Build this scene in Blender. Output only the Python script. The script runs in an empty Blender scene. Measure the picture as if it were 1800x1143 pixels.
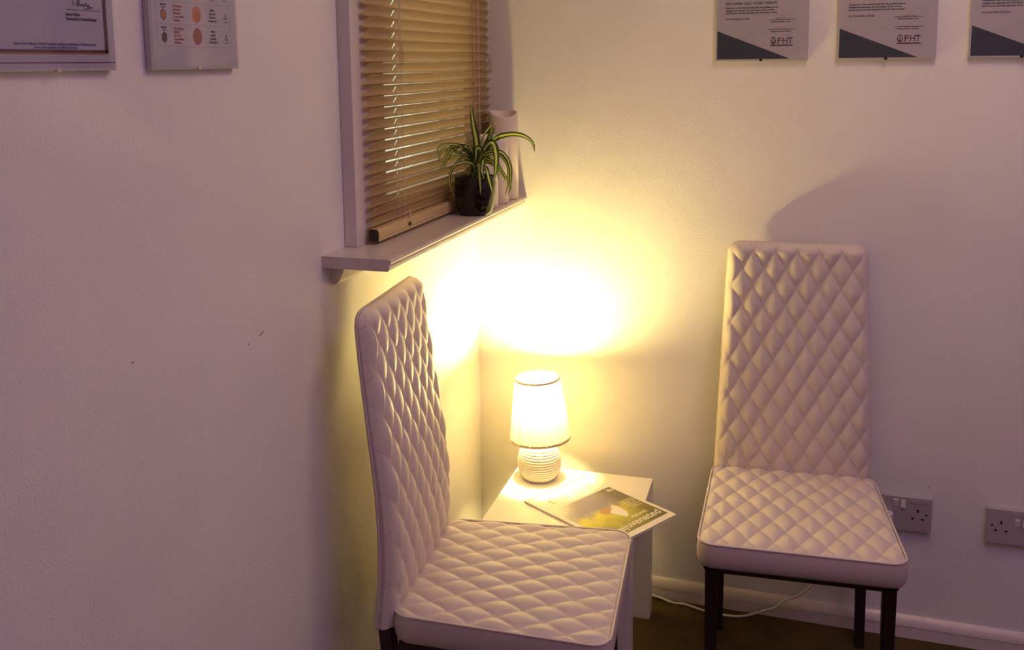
import bpy, bmesh, math, random
from mathutils import Vector, Matrix
S = bpy.context.scene
C = S.collection
rnd = random.Random(7)
PI = math.pi

# ------------------------------------------------------------------ camera
CAMPOS = (0.85222, -2.33603, 1.40091)
YAW, PITCH, ROLL, FPX, CY = 0.311999, 0.135697, -0.011978, 1659.56, 337.99
def make_camera():
    cy, sy, cp, sp = math.cos(YAW), math.sin(YAW), math.cos(PITCH), math.sin(PITCH)
    f = Vector((-sy*cp, cy*cp, -sp)); r = Vector((cy, sy, 0)); u = r.cross(f)
    c, s = math.cos(ROLL), math.sin(ROLL)
    r2 = c*r + s*u; u2 = -s*r + c*u
    cam = bpy.data.cameras.new('camera'); o = bpy.data.objects.new('camera', cam); C.objects.link(o)
    M = Matrix((r2, u2, -f)).transposed().to_4x4(); M.translation = Vector(CAMPOS)
    o.matrix_world = M
    cam.sensor_fit = 'HORIZONTAL'; cam.sensor_width = 36; cam.lens = 36*FPX/1800
    cam.shift_y = -(571.5-CY)/1800; cam.clip_start = .05
    S.camera = o
make_camera()

# ------------------------------------------------------------------ world, lights, exposure
S.view_settings.view_transform = 'Standard'; S.view_settings.look = 'None'
S.view_settings.gamma = 1; S.view_settings.use_curve_mapping = False
S.view_settings.exposure = 0.0
W = bpy.data.worlds.new('dusk_sky'); S.world = W; W.use_nodes = True
W.node_tree.nodes['Background'].inputs[0].default_value = (.90, .92, .68, 1)
W.node_tree.nodes['Background'].inputs[1].default_value = 1.1
BULB = 1250.0           # strength of the lamp bulb's glow
def area(name, loc, target, size, power, col):
    l = bpy.data.lights.new(name, 'AREA'); l.shape = 'RECTANGLE'; l.size = size[0]; l.size_y = size[1]
    l.energy = power; l.color = col
    o = bpy.data.objects.new(name, l); C.objects.link(o); o.location = loc
    o.rotation_euler = (Vector(target)-Vector(loc)).to_track_quat('-Z', 'Y').to_euler()
    return o
# added mauve fill overhead, out of view, standing in for the room's ambient light
area('mauve_fill', (1.8, -1.6, 2.38), (1.8, -1.6, 0), (1.1, 1.1), 9.4, (.60, .31, 1.0))
# added warm fill nearer the corner, out of view, brightens seats and skirting
area('warm_fill', (1.1, -.70, 2.38), (1.1, -.70, 0), (.35, .35), 5.6, (1.0, .73, .42))

# ------------------------------------------------------------------ materials
def nodes(name):
    m = bpy.data.materials.new(name); m.use_nodes = True
    nt = m.node_tree; b = nt.nodes['Principled BSDF']
    return m, nt, b
def N(nt, t, **kw):
    n = nt.nodes.new(t)
    for k, v in kw.items():
        if k in n.inputs: n.inputs[k].default_value = v
        else: setattr(n, k, v)
    return n
def simple(name, col, rough=.5, metal=0, bump=0, scale=200, var=0, spec=.5, detail=4):
    m, nt, b = nodes(name)
    b.inputs['Base Color'].default_value = (*col, 1); b.inputs['Roughness'].default_value = rough
    b.inputs['Metallic'].default_value = metal; b.inputs['Specular IOR Level'].default_value = spec
    tc = N(nt, 'ShaderNodeTexCoord')
    no = N(nt, 'ShaderNodeTexNoise', Scale=scale, Detail=detail)
    nt.links.new(tc.outputs['Object'], no.inputs['Vector'])
    if bump:
        bp = N(nt, 'ShaderNodeBump', Strength=bump, Distance=.002)
        nt.links.new(no.outputs['Fac'], bp.inputs['Height']); nt.links.new(bp.outputs['Normal'], b.inputs['Normal'])
    if var:
        r = N(nt, 'ShaderNodeValToRGB'); e = r.color_ramp.elements
        e[0].position = .3; e[1].position = .7
        e[0].color = (*[c*(1-var) for c in col], 1); e[1].color = (*[min(1, c*(1+var)) for c in col], 1)
        nt.links.new(no.outputs['Fac'], r.inputs['Fac']); nt.links.new(r.outputs['Color'], b.inputs['Base Color'])
    return m
def wall_material(name, marks=()):
    """matt emulsion on slightly rough plaster, with a few scuffs (each: point, direction, half length, half width)"""
    m, nt, b = nodes(name)
    b.inputs['Roughness'].default_value = .62; b.inputs['Specular IOR Level'].default_value = .35
    tc = N(nt, 'ShaderNodeTexCoord'); L = nt.links.new
    n1 = N(nt, 'ShaderNodeTexNoise', Scale=55, Detail=5, Roughness=.6)
    n2 = N(nt, 'ShaderNodeTexNoise', Scale=4.5, Detail=3)
    n3 = N(nt, 'ShaderNodeTexNoise', Scale=260, Detail=2)
    for n in (n1, n2, n3): L(tc.outputs['Object'], n.inputs['Vector'])
    a = N(nt, 'ShaderNodeMath', operation='MULTIPLY_ADD'); a.inputs[1].default_value = .45
    L(n1.outputs['Fac'], a.inputs[0]); L(n3.outputs['Fac'], a.inputs[2])
    a2 = N(nt, 'ShaderNodeMath', operation='MULTIPLY_ADD'); a2.inputs[1].default_value = 2.2
    L(n2.outputs['Fac'], a2.inputs[0]); L(a.outputs[0], a2.inputs[2])
    bp = N(nt, 'ShaderNodeBump', Strength=.35, Distance=.0016)
    L(a2.outputs[0], bp.inputs['Height']); L(bp.outputs['Normal'], b.inputs['Normal'])
    r = N(nt, 'ShaderNodeValToRGB'); e = r.color_ramp.elements
    e[0].position = .3; e[1].position = .7; e[0].color = (.84, .81, .77, 1); e[1].color = (.88, .855, .815, 1)
    L(n2.outputs['Fac'], r.inputs['Fac'])
    col = r.outputs['Color']
    for (p, d, hl, hw, dark) in marks:
        d = Vector(d).normalized()
        sub = N(nt, 'ShaderNodeVectorMath', operation='SUBTRACT'); sub.inputs[1].default_value = p
        L(tc.outputs['Object'], sub.inputs[0])
        dot = N(nt, 'ShaderNodeVectorMath', operation='DOT_PRODUCT'); dot.inputs[1].default_value = d
        L(sub.outputs[0], dot.inputs[0])
        ln = N(nt, 'ShaderNodeVectorMath', operation='LENGTH'); L(sub.outputs[0], ln.inputs[0])
        # perpendicular^2 = len^2 - dot^2 ; ellipse test
        q1 = N(nt, 'ShaderNodeMath', operation='POWER'); q1.inputs[1].default_value = 2; L(dot.outputs['Value'], q1.inputs[0])
        ab = N(nt, 'ShaderNodeMath', operation='ABSOLUTE'); L(dot.outputs['Value'], ab.inputs[0])
        q1b = N(nt, 'ShaderNodeMath', operation='POWER'); q1b.inputs[1].default_value = 2; L(ab.outputs[0], q1b.inputs[0])
        q2 = N(nt, 'ShaderNodeMath', operation='POWER'); q2.inputs[1].default_value = 2; L(ln.outputs['Value'], q2.inputs[0])
        pr = N(nt, 'ShaderNodeMath', operation='SUBTRACT'); L(q2.outputs[0], pr.inputs[0]); L(q1b.outputs[0], pr.inputs[1])
        e1 = N(nt, 'ShaderNodeMath', operation='MULTIPLY'); e1.inputs[1].default_value = 1/(hw*hw); L(pr.outputs[0], e1.inputs[0])
        e2 = N(nt, 'ShaderNodeMath', operation='MULTIPLY_ADD'); e2.inputs[1].default_value = 1/(hl*hl)
        L(q1b.outputs[0], e2.inputs[0]); L(e1.outputs[0], e2.inputs[2])
        mr = N(nt, 'ShaderNodeMapRange'); mr.inputs['From Min'].default_value = .5; mr.inputs['From Max'].default_value = 1.3
        mr.inputs['To Min'].default_value = 1; mr.inputs['To Max'].default_value = 0
        L(e2.outputs[0], mr.inputs['Value'])
        mx = N(nt, 'ShaderNodeMix', data_type='RGBA')
        L(mr.outputs[0], mx.inputs[0]); L(col, mx.inputs[6]); mx.inputs[7].default_value = (*dark, 1)
        col = mx.outputs[2]
    L(col, b.inputs['Base Color'])
    return m
def thin_glass(name, tint=(1, 1, 1), refl=.9):
    m = bpy.data.materials.new(name); m.use_nodes = True; nt = m.node_tree; nt.nodes.clear(); L = nt.links.new
    out = N(nt, 'ShaderNodeOutputMaterial'); mx = N(nt, 'ShaderNodeMixShader'); fr = N(nt, 'ShaderNodeFresnel', IOR=1.45)
    tr = N(nt, 'ShaderNodeBsdfTransparent'); tr.inputs[0].default_value = (*tint, 1)
    gl = N(nt, 'ShaderNodeBsdfGlossy', Roughness=.03); gl.inputs[0].default_value = (refl, refl, refl, 1)
    ge = N(nt, 'ShaderNodeNewGeometry'); mr = N(nt, 'ShaderNodeMapRange'); mr.inputs['To Min'].default_value = 1.45; mr.inputs['To Max'].default_value = 1/1.45
    L(ge.outputs['Backfacing'], mr.inputs['Value']); L(mr.outputs[0], fr.inputs['IOR'])      # same reflectance from either side
    L(fr.outputs[0], mx.inputs[0]); L(tr.outputs[0], mx.inputs[1]); L(gl.outputs[0], mx.inputs[2]); L(mx.outputs[0], out.inputs[0])
    return m
def translucent(name, col, tcol, fac, rough=.6, weave=0):
    m = bpy.data.materials.new(name); m.use_nodes = True; nt = m.node_tree; nt.nodes.clear(); L = nt.links.new
    out = N(nt, 'ShaderNodeOutputMaterial'); mx = N(nt, 'ShaderNodeMixShader'); mx.inputs[0].default_value = fac
    d = N(nt, 'ShaderNodeBsdfPrincipled', Roughness=rough); d.inputs['Base Color'].default_value = (*col, 1)
    t = N(nt, 'ShaderNodeBsdfTranslucent'); t.inputs[0].default_value = (*tcol, 1)
    L(d.outputs[0], mx.inputs[1]); L(t.outputs[0], mx.inputs[2]); L(mx.outputs[0], out.inputs[0])
    tc = N(nt, 'ShaderNodeTexCoord'); no = N(nt, 'ShaderNodeTexNoise', Scale=weave or 300, Detail=3)
    L(tc.outputs['Object'], no.inputs['Vector'])
    bp = N(nt, 'ShaderNodeBump', Strength=.15, Distance=.001); L(no.outputs['Fac'], bp.inputs['Height'])
    L(bp.outputs['Normal'], d.inputs['Normal'])
    return m
def leather_material():
    """off-white faux leather; UV carries the quilting lattice, stitches follow its seams"""
    m, nt, b = nodes('quilted_leather'); L = nt.links.new
    b.inputs['Roughness'].default_value = .48; b.inputs['Specular IOR Level'].default_value = .4
    tc = N(nt, 'ShaderNodeTexCoord')
    sx = N(nt, 'ShaderNodeSeparateXYZ'); L(tc.outputs['UV'], sx.inputs[0])
    def M(op, a, bb=None, c=None):
        n = N(nt, 'ShaderNodeMath', operation=op)
        for i, v in enumerate((a, bb, c)):
            if v is None: continue
            if isinstance(v, (int, float)): n.inputs[i].default_value = v
            else: L(v, n.inputs[i])
        return n.outputs[0]
    def seam(u, v):
        d = M('PINGPONG', u, .5)                       # 0 on the seam
        near = M('LESS_THAN', d, .016)
        dash = M('GREATER_THAN', M('FRACT', M('MULTIPLY', v, 11.)), .35)
        return M('MULTIPLY', near, dash)
    st = M('MAXIMUM', seam(sx.outputs[0], sx.outputs[1]), seam(sx.outputs[1], sx.outputs[0]))
    st = M('MULTIPLY', st, M('GREATER_THAN', sx.outputs[0], -50.))
    mx = N(nt, 'ShaderNodeMix', data_type='RGBA'); L(st, mx.inputs[0])
    mx.inputs[6].default_value = (.72, .635, .56, 1); mx.inputs[7].default_value = (.58, .49, .41, 1)
    L(mx.outputs[2], b.inputs['Base Color'])
    no = N(nt, 'ShaderNodeTexNoise', Scale=420, Detail=3); L(tc.outputs['Object'], no.inputs['Vector'])
    h = M('MULTIPLY_ADD', st, .8, no.outputs['Fac'])
    bp = N(nt, 'ShaderNodeBump', Strength=.22, Distance=.0012); L(h, bp.inputs['Height']); L(bp.outputs['Normal'], b.inputs['Normal'])
    return m
def leaf_material():
    m = bpy.data.materials.new('variegated_leaf'); m.use_nodes = True; nt = m.node_tree; nt.nodes.clear(); L = nt.links.new
    out = N(nt, 'ShaderNodeOutputMaterial'); tc = N(nt, 'ShaderNodeTexCoord'); sx = N(nt, 'ShaderNodeSeparateXYZ'); L(tc.outputs['UV'], sx.inputs[0])
    r = N(nt, 'ShaderNodeValToRGB'); e = r.color_ramp.elements
    G, Y = (.035, .08, .010, 1), (.66, .70, .14, 1)
    e[0].position = 0; e[0].color = G; e[1].position = .27; e[1].color = G
    for p, c in ((.36, Y), (.64, Y), (.73, G)):
        k = e.new(p); k.color = c
    L(sx.outputs[0], r.inputs['Fac'])
    d = N(nt, 'ShaderNodeBsdfPrincipled', Roughness=.4); L(r.outputs[0], d.inputs['Base Color'])
    t = N(nt, 'ShaderNodeBsdfTranslucent'); L(r.outputs[0], t.inputs[0])
    mx = N(nt, 'ShaderNodeMixShader'); mx.inputs[0].default_value = .3
    L(d.outputs[0], mx.inputs[1]); L(t.outputs[0], mx.inputs[2]); L(mx.outputs[0], out.inputs[0])
    return m
def carpet_material():
    m, nt, b = nodes('olive_carpet'); L = nt.links.new
    b.inputs['Roughness'].default_value = .95; b.inputs['Specular IOR Level'].default_value = .1
    tc = N(nt, 'ShaderNodeTexCoord')
    n1 = N(nt, 'ShaderNodeTexNoise', Scale=330, Detail=3); n2 = N(nt, 'ShaderNodeTexNoise', Scale=12, Detail=4)
    for n in (n1, n2): L(tc.outputs['Object'], n.inputs['Vector'])
    r = N(nt, 'ShaderNodeValToRGB'); e = r.color_ramp.elements
    e[0].position = .3; e[1].position = .72; e[0].color = (.045, .031, .010, 1); e[1].color = (.115, .080, .028, 1)
    s = N(nt, 'ShaderNodeMath', operation='MULTIPLY_ADD'); s.inputs[1].default_value = .45
    h = N(nt, 'ShaderNodeMath', operation='MULTIPLY'); h.inputs[1].default_value = .6
    L(n1.outputs['Fac'], h.inputs[0]); L(n2.outputs['Fac'], s.inputs[0]); L(h.outputs[0], s.inputs[2])
    L(s.outputs[0], r.inputs['Fac']); L(r.outputs[0], b.inputs['Base Color'])
    bp = N(nt, 'ShaderNodeBump', Strength=.8, Distance=.003); L(n1.outputs['Fac'], bp.inputs['Height']); L(bp.outputs['Normal'], b.inputs['Normal'])
    return m
def cover_photo_material():
    """the printed picture on the magazine: mauve hills over yellow-green meadow, dark foot"""
    m, nt, b = nodes('cover_picture'); L = nt.links.new
    b.inputs['Roughness'].default_value = .3
    tc = N(nt, 'ShaderNodeTexCoord'); sx = N(nt, 'ShaderNodeSeparateXYZ'); L(tc.outputs['UV'], sx.inputs[0])
    no = N(nt, 'ShaderNodeTexNoise', Scale=6.5, Detail=8, Roughness=.72); L(tc.outputs['UV'], no.inputs['Vector'])
    a = N(nt, 'ShaderNodeMath', operation='MULTIPLY_ADD'); a.inputs[1].default_value = .60; L(no.outputs['Fac'], a.inputs[0]); L(sx.outputs[1], a.inputs[2])
    r = N(nt, 'ShaderNodeValToRGB'); e = r.color_ramp.elements
    e[0].position = .2; e[0].color = (.10, .09, .015, 1); e[1].position = 1.0; e[1].color = (.24, .21, .28, 1)
    for p, c in ((.40, (.24, .22, .03, 1)), (.60, (.46, .42, .05, 1)), (.80, (.72, .64, .06, 1)), (.93, (.33, .29, .25, 1))):
        k = e.new(p); k.color = c
    L(a.outputs[0], r.inputs['Fac'])
    # darker wood towards the right
    dk = N(nt, 'ShaderNodeMath', operation='MULTIPLY_ADD'); dk.inputs[1].default_value = .5; L(no.outputs['Fac'], dk.inputs[0]); L(sx.outputs[0], dk.inputs[2])
    mr = N(nt, 'ShaderNodeMapRange'); mr.inputs['From Min'].default_value = .85; mr.inputs['From Max'].default_value = 1.15
    mr.inputs['To Max'].default_value = .8; L(dk.outputs[0], mr.inputs['Value'])
    mx = N(nt, 'ShaderNodeMix', data_type='RGBA'); L(mr.outputs[0], mx.inputs[0]); L(r.outputs[0], mx.inputs[6]); mx.inputs[7].default_value = (.085, .065, .015, 1)
    L(mx.outputs[2], b.inputs['Base Color'])
    return m
def slat_material():
    m = bpy.data.materials.new('tan_slat'); m.use_nodes = True; nt = m.node_tree; nt.nodes.clear(); L = nt.links.new
    out = N(nt, 'ShaderNodeOutputMaterial'); tc = N(nt, 'ShaderNodeTexCoord')
    mp = N(nt, 'ShaderNodeMapping'); mp.inputs['Scale'].default_value = (40, 2.2, 40); L(tc.outputs['Object'], mp.inputs[0])
    no = N(nt, 'ShaderNodeTexNoise', Scale=3, Detail=5); L(mp.outputs[0], no.inputs['Vector'])
    r = N(nt, 'ShaderNodeValToRGB'); e = r.color_ramp.elements
    e[0].position = .3; e[1].position = .7; e[0].color = (.76, .60, .32, 1); e[1].color = (.86, .71, .43, 1)
    L(no.outputs['Fac'], r.inputs['Fac'])
    d = N(nt, 'ShaderNodeBsdfPrincipled', Roughness=.38); L(r.outputs[0], d.inputs['Base Color'])
    t = N(nt, 'ShaderNodeBsdfTranslucent'); L(r.outputs[0], t.inputs[0])
    mx = N(nt, 'ShaderNodeMixShader'); mx.inputs[0].default_value = .40
    L(d.outputs[0], mx.inputs[1]); L(t.outputs[0], mx.inputs[2]); L(mx.outputs[0], out.inputs[0])
    return m

M = {}
M['carpet'] = carpet_material()
M['wall_left'] = wall_material('painted_plaster_left', [
    ((0, -1.036, .968), (0, .9, .35), .0085, .0011, (.10, .05, .06)),
    ((0, -1.074, .961), (0, 1, 0), .0018, .0015, (.12, .07, .07)),
    ((0, -1.046, .977), (0, 1, 0), .0016, .0012, (.4, .34, .33)),
    ((0, -1.34, 1.014), (0, 1, .2), .0022, .0014, (.3, .22, .24)),
    ((0, -.743, .336), (0, 1, 0), .002, .0014, (.25, .17, .08))])
M['wall_back'] = wall_material('painted_plaster_back', [
    ((.566, 0, .099), (1, 0, 0), .0028, .002, (.9, .87, .8)),
    ((1.135, 0, .385), (1, 0, 0), .003, .0012, (.3, .22, .22))])
M['wall'] = wall_material('painted_plaster')
M['gloss'] = simple('white_gloss_paint', (.74, .66, .60), .32, bump=.1, scale=60, var=.04)
M['sill'] = simple('sill_gloss_paint', (.66, .58, .53), .28, bump=.12, scale=40, var=.06)
M['frame_paint'] = simple('window_frame_paint', (.72, .64, .62), .4, bump=.08, scale=50)
M['plastic'] = simple('white_plastic', (.46, .40, .41), .35)
M['switch_plastic'] = simple('rocker_plastic', (.78, .72, .68), .3)
M['hole'] = simple('socket_hole', (.01, .008, .01), .8)
M['leather'] = leather_material()
M['leather_plain_shaded'] = simple('plain_leather_shaded', (.58, .49, .43), .5, bump=.25, scale=420)  # same leather, with the shade of its side faces put into the colour
M['leather_side_shaded'] = M['leather_plain_shaded']
M['piping'] = simple('piping_leather', (.72, .63, .56), .42)
M['chair_metal'] = simple('dark_bronze_metal', (.035, .018, .016), .42, metal=.35)
M['table'] = simple('white_foil_table', (.80, .75, .68), .34, bump=.04, scale=90)
M['slat'] = slat_material()
M['rail'] = simple('blind_rail', (.62, .46, .22), .35, var=.05, scale=30)
M['rail_end'] = simple('blind_end_cap', (.03, .015, .01), .5)
M['cord'] = simple('blind_cord', (.72, .62, .45), .7)
M['acrylic'] = thin_glass('clear_acrylic', (.93, .9, .85))
M['pane'] = thin_glass('window_glass')
M['picture_glass'] = thin_glass('picture_glass', (.98, .98, .98))
M['pot'] = simple('dark_glazed_ceramic', (.008, .005, .004), .14, bump=.15, scale=60)
M['soil'] = simple('potting_soil', (.03, .018, .01), .95, bump=1, scale=120, var=.4)
M['leaf'] = leaf_material()
M['wax'] = simple('ivory_wax', (.80, .70, .62), .45, bump=.05, scale=60)
M['wax'].node_tree.nodes['Principled BSDF'].inputs['Subsurface Weight'].default_value = .0
M['ceramic'] = simple('cream_ceramic', (.82, .76, .66), .38, bump=.05, scale=80)
M['shade'] = translucent('pleated_shade_fabric', (.85, .78, .62), (.95, .84, .60), .12, .8, 900)
M['shade_trim'] = translucent('shade_trim', (.82, .68, .46), (.9, .7, .4), .06, .7, 700)
def glow(name, col, st):
    m = bpy.data.materials.new(name); m.use_nodes = True; nt = m.node_tree; nt.nodes.clear()
    o = N(nt, 'ShaderNodeOutputMaterial'); e = N(nt, 'ShaderNodeEmission', Strength=st); e.inputs[0].default_value = (*col, 1)
    nt.links.new(e.outputs[0], o.inputs[0]); return m
M['bulb'] = glow('warm_bulb_glow', (1.0, .785, .28), BULB)
M['brass'] = simple('bulb_cap_metal', (.5, .4, .25), .3, metal=1)
M['cable'] = simple('white_flex', (.74, .68, .62), .45)
M['paper'] = simple('magazine_paper', (.78, .74, .68), .45)
M['pages'] = simple('magazine_pages', (.7, .64, .58), .7, var=.1, scale=500)
M['cover'] = cover_photo_material()
M['cert_paper'] = simple('certificate_paper', (.56, .51, .53), .6, var=.02, scale=15)
M['left_paper'] = simple('left_certificate_paper', (.50, .46, .56), .6)
M['chart_paper'] = simple('chart_paper', (.60, .57, .62), .6)
M['board'] = simple('backing_board', (.55, .5, .52), .6)
M['clip'] = simple('metal_clip', (.75, .68, .58), .2, metal=1)
M['clip_dark'] = simple('dark_metal_clip', (.04, .03, .03), .35, metal=.6)
def ink(name, c): M[name] = simple(name, c, .6)
ink('ink_black', (.03, .025, .035)); ink('ink_grey', (.06, .05, .06)); ink('ink_maroon', (.10, .02, .05))
ink('ink_gold', (.35, .17, .06)); ink('ink_blue', (.05, .09, .28)); ink('ink_red', (.15, .03, .03)); ink('ink_navy', (.02, .04, .12))
ink('ink_teal', (.030, .045, .055)); ink('ink_orange', (.62, .20, .09)); ink('ink_rust', (.42, .09, .07)); ink('ink_yellow', (.75, .42, .07))
ink('ink_brown', (.16, .10, .08)); ink('ink_olive', (.2, .3, .1)); ink('ink_white', (.8, .76, .7)); ink('ink_paleyellow', (.56, .42, .16))
ink('ink_stripe', (.75, .68, .22)); ink('ink_skin', (.5, .27, .12)); ink('ink_violet', (.2, .08, .3)); ink('ink_faint', (.36, .32, .35))

# ------------------------------------------------------------------ helpers
def link(o, parent=None):
    C.objects.link(o)
    if parent: o.parent = parent
    return o
def obj(name, bm, mat, parent=None, smooth=False, loc=None, recalc=True):
    if recalc: bmesh.ops.recalc_face_normals(bm, faces=bm.faces)
    me = bpy.data.meshes.new(name); bm.to_mesh(me); bm.free()
    me.materials.append(M[mat] if isinstance(mat, str) else mat)
    if smooth:
        for p in me.polygons: p.use_smooth = True
    o = bpy.data.objects.new(name, me); link(o, parent)
    if loc: o.location = loc
    return o
def thing(name, label, cat, loc=(0, 0, 0), rotz=0, group=None):
    o = bpy.data.objects.new(name, None); link(o); o.empty_display_size = .05
    o.location = loc; o.rotation_euler = (0, 0, rotz); o['label'] = label; o['category'] = cat
    if group: o['group'] = group
    return o
def tag(o, label, cat, group=None):
    o['label'] = label; o['category'] = cat
    if group: o['group'] = group
    return o
def structure(o, label=None, cat=None):
    o['kind'] = 'structure'
    if label: o['label'] = label; o['category'] = cat
    return o
def box(bm, x0, x1, y0, y1, z0, z1, bevel=0, seg=2):
    ret = bmesh.ops.create_cube(bm, size=1)
    vs = ret['verts']
    for v in vs:
        v.co = Vector(((x0+x1)/2+v.co.x*(x1-x0), (y0+y1)/2+v.co.y*(y1-y0), (z0+z1)/2+v.co.z*(z1-z0)))
    if bevel:
        es = list({e for v in vs for e in v.link_edges})
        bmesh.ops.bevel(bm, geom=es, offset=bevel, segments=seg, profile=.5, affect='EDGES')
    return bm
def boxbm(*a, **k): return box(bmesh.new(), *a, **k)
def lathe(bm, prof, seg=48, cx=0, cy=0, cap_bottom=True, cap_top=False, fr=None):
    rings = []
    for (r, z) in prof:
        rings.append([bm.verts.new((cx+(r+(fr(r, z, 2*PI*i/seg) if fr else 0))*math.cos(2*PI*i/seg), cy+(r+(fr(r, z, 2*PI*i/seg) if fr else 0))*math.sin(2*PI*i/seg), z)) for i in range(seg)])
    for a, b in zip(rings, rings[1:]):
        for i in range(seg): bm.faces.new((a[i], a[(i+1) % seg], b[(i+1) % seg], b[i]))
    if cap_bottom: bm.faces.new(list(reversed(rings[0])))
    if cap_top: bm.faces.new(rings[-1])
    return bm
def catmull(pts, n=8):
    P = [Vector(p) for p in pts]; P = [2*P[0]-P[1]]+P+[2*P[-1]-P[-2]]; out = []
    for i in range(1, len(P)-2):
        for k in range(n):
            t = k/n; a, b, c, d = P[i-1:i+3]
            out.append(.5*((2*b)+(c-a)*t+(2*a-5*b+4*c-d)*t*t+(3*b-a-3*c+d)*t**3))
    out.append(P[-2]); return out
def tube(bm, pts, r, seg=8, n=8, smooth=True):
    path = catmull(pts, n) if smooth else [Vector(p) for p in pts]
    t0 = (path[1]-path[0]).normalized(); up = Vector((0, 0, 1)) if abs(t0.z) < .9 else Vector((1, 0, 0))
    a = t0.cross(up).normalized(); rings = []
    for i, p in enumerate(path):
        t = (path[min(i+1, len(path)-1)]-path[max(i-1, 0)]).normalized()
        a = (a-t*a.dot(t)).normalized(); b = t.cross(a)
        rings.append([bm.verts.new(p+r*(math.cos(2*PI*k/seg)*a+math.sin(2*PI*k/seg)*b)) for k in range(seg)])
    for x, y in zip(rings, rings[1:]):
        for k in range(seg): bm.faces.new((x[k], x[(k+1) % seg], y[(k+1) % seg], y[k]))
    bm.faces.new(list(reversed(rings[0]))); bm.faces.new(rings[-1])
    return bm
def prism(bm, prof, axis, a0, a1):
    """extrude a 2-D profile along x or y; profile is (other, z)"""
    def P(u, z, t): return (t, u, z) if axis == 'x' else (u, t, z)
    A = [bm.verts.new(P(u, z, a0)) for u, z in prof]; B = [bm.verts.new(P(u, z, a1)) for u, z in prof]
    n = len(prof)
    for i in range(n): bm.faces.new((A[i], A[(i+1) % n], B[(i+1) % n], B[i]))
    bm.faces.new(list(reversed(A))); bm.faces.new(B)
    return bm

# flat print on a sheet: (origin, right, up, normal) frame
class Sheet:
    def __init__(s, parent, o, r, u, lift=.0004):
        s.p = parent; s.o = Vector(o); s.r = Vector(r).normalized(); s.u = Vector(u).normalized(); s.n = s.r.cross(s.u); s.lift = lift
    def at(s, a, b, k=1): return s.o+s.r*a+s.u*b+s.n*s.lift*k
    def poly(s, name, pts, mat, k=1):
        bm = bmesh.new(); f = bm.faces.new([bm.verts.new(s.at(a, b, k)) for a, b in pts])
        return obj(name, bm, mat, s.p, recalc=False)
    def rect(s, name, a0, a1, b0, b1, mat, k=1): return s.poly(name, [(a0, b0), (a1, b0), (a1, b1), (a0, b1)], mat, k)
    def oval(s, name, a, b, ra, rb, mat, k=1, n=28): return s.poly(name, [(a+ra*math.cos(2*PI*i/n), b+rb*math.sin(2*PI*i/n)) for i in range(n)], mat, k)
    def lines(s, name, segs, w, mat, k=2):
        bm = bmesh.new()
        for poly in segs:
            for (a, b), (c, d) in zip(poly, poly[1:]):
                t = Vector((c-a, d-b)); t.normalize(); q = Vector((-t.y, t.x))*w/2
                bm.faces.new([bm.verts.new(s.at(x, y, k)) for x, y in ((a+q.x, b+q.y), (a-q.x, b-q.y), (c-q.x, d-q.y), (c+q.x, d+q.y))])
        return obj(name, bm, mat, s.p, recalc=False)
    def text(s, txt, a, b, size, mat, width=None, align='LEFT', bold=0, k=2, name='lettering', shear=0, spacing=1, lead=1):
        cu = bpy.data.curves.new('t', 'FONT'); cu.body = txt; cu.size = size; cu.align_x = align; cu.fill_mode = 'FRONT'
        cu.offset = bold*size; cu.shear = shear; cu.space_character = spacing; cu.space_line = lead; cu.resolution_u = 3
        to = bpy.data.objects.new('t', cu); C.objects.link(to)
        dg = bpy.context.evaluated_depsgraph_get(); dg.update()
        me = bpy.data.meshes.new_from_object(to.evaluated_get(dg)); bpy.data.objects.remove(to); bpy.data.curves.remove(cu)
        xs = [v.co.x for v in me.vertices] or [0]
        sc = width/(max(xs)-min(xs)) if width else 1
        for v in me.vertices: v.co = s.at(a+v.co.x*sc, b+v.co.y, k)
        me.materials.clear(); me.materials.append(M[mat]); me.name = name
        o = bpy.data.objects.new(name, me); link(o, s.p); return o
def scribble(a, b, w, h, n, seed):
    r = random.Random(seed); pts = []
    for i in range(n):
        t = i/(n-1); pts.append((a+w*t+r.uniform(-.06, .06)*w, b+h*(.5+.5*math.sin(i*2.3+seed))*r.uniform(.4, 1)*(1-.4*t)))
    return [pts]

# ------------------------------------------------------------------ room shell
RX, RY, RZ = 2.8, -3.4, 2.42
T = .12
WY0, WY1, WZ0, WZ1 = -.60, -.15, 1.13, 2.08      # window opening in the left wall
structure(obj('floor', boxbm(-T, RX+T, RY-T, T, -.1, 0), 'carpet'))
structure(obj('ceiling', boxbm(-T, RX+T, RY-T, T, RZ, RZ+.1), 'wall'))
bm = bmesh.new()
box(bm, -T, 0, RY-T, WY0, 0, RZ); box(bm, -T, 0, WY1, 0, 0, RZ); box(bm, -T, 0, WY0, WY1, 0, WZ0); box(bm, -T, 0, WY0, WY1, WZ1, RZ)
structure(obj('wall_left', bm, 'wall_left'))
structure(obj('wall_back', boxbm(-T, RX+T, 0, T, 0, RZ), 'wall_back'))
structure(obj('wall_right', boxbm(RX, RX+T, RY-T, 0, 0, RZ), 'wall'))
structure(obj('wall_front', boxbm(0, RX, RY-T, RY, 0, RZ), 'wall'))
skirt = [(0, 0), (0, .0535), (-.004, .0525), (-.008, .0495), (-.0115, .0450), (-.014, .0385), (-.0155, .0310), (-.0145, .0290), (-.0145, 0)]
structure(obj('baseboard_back', prism(bmesh.new(), skirt, 'x', 0, RX), 'gloss', smooth=False))
structure(obj('baseboard_left', prism(bmesh.new(), [(-a, z) for a, z in skirt], 'y', RY, -.0155), 'gloss'))

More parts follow.
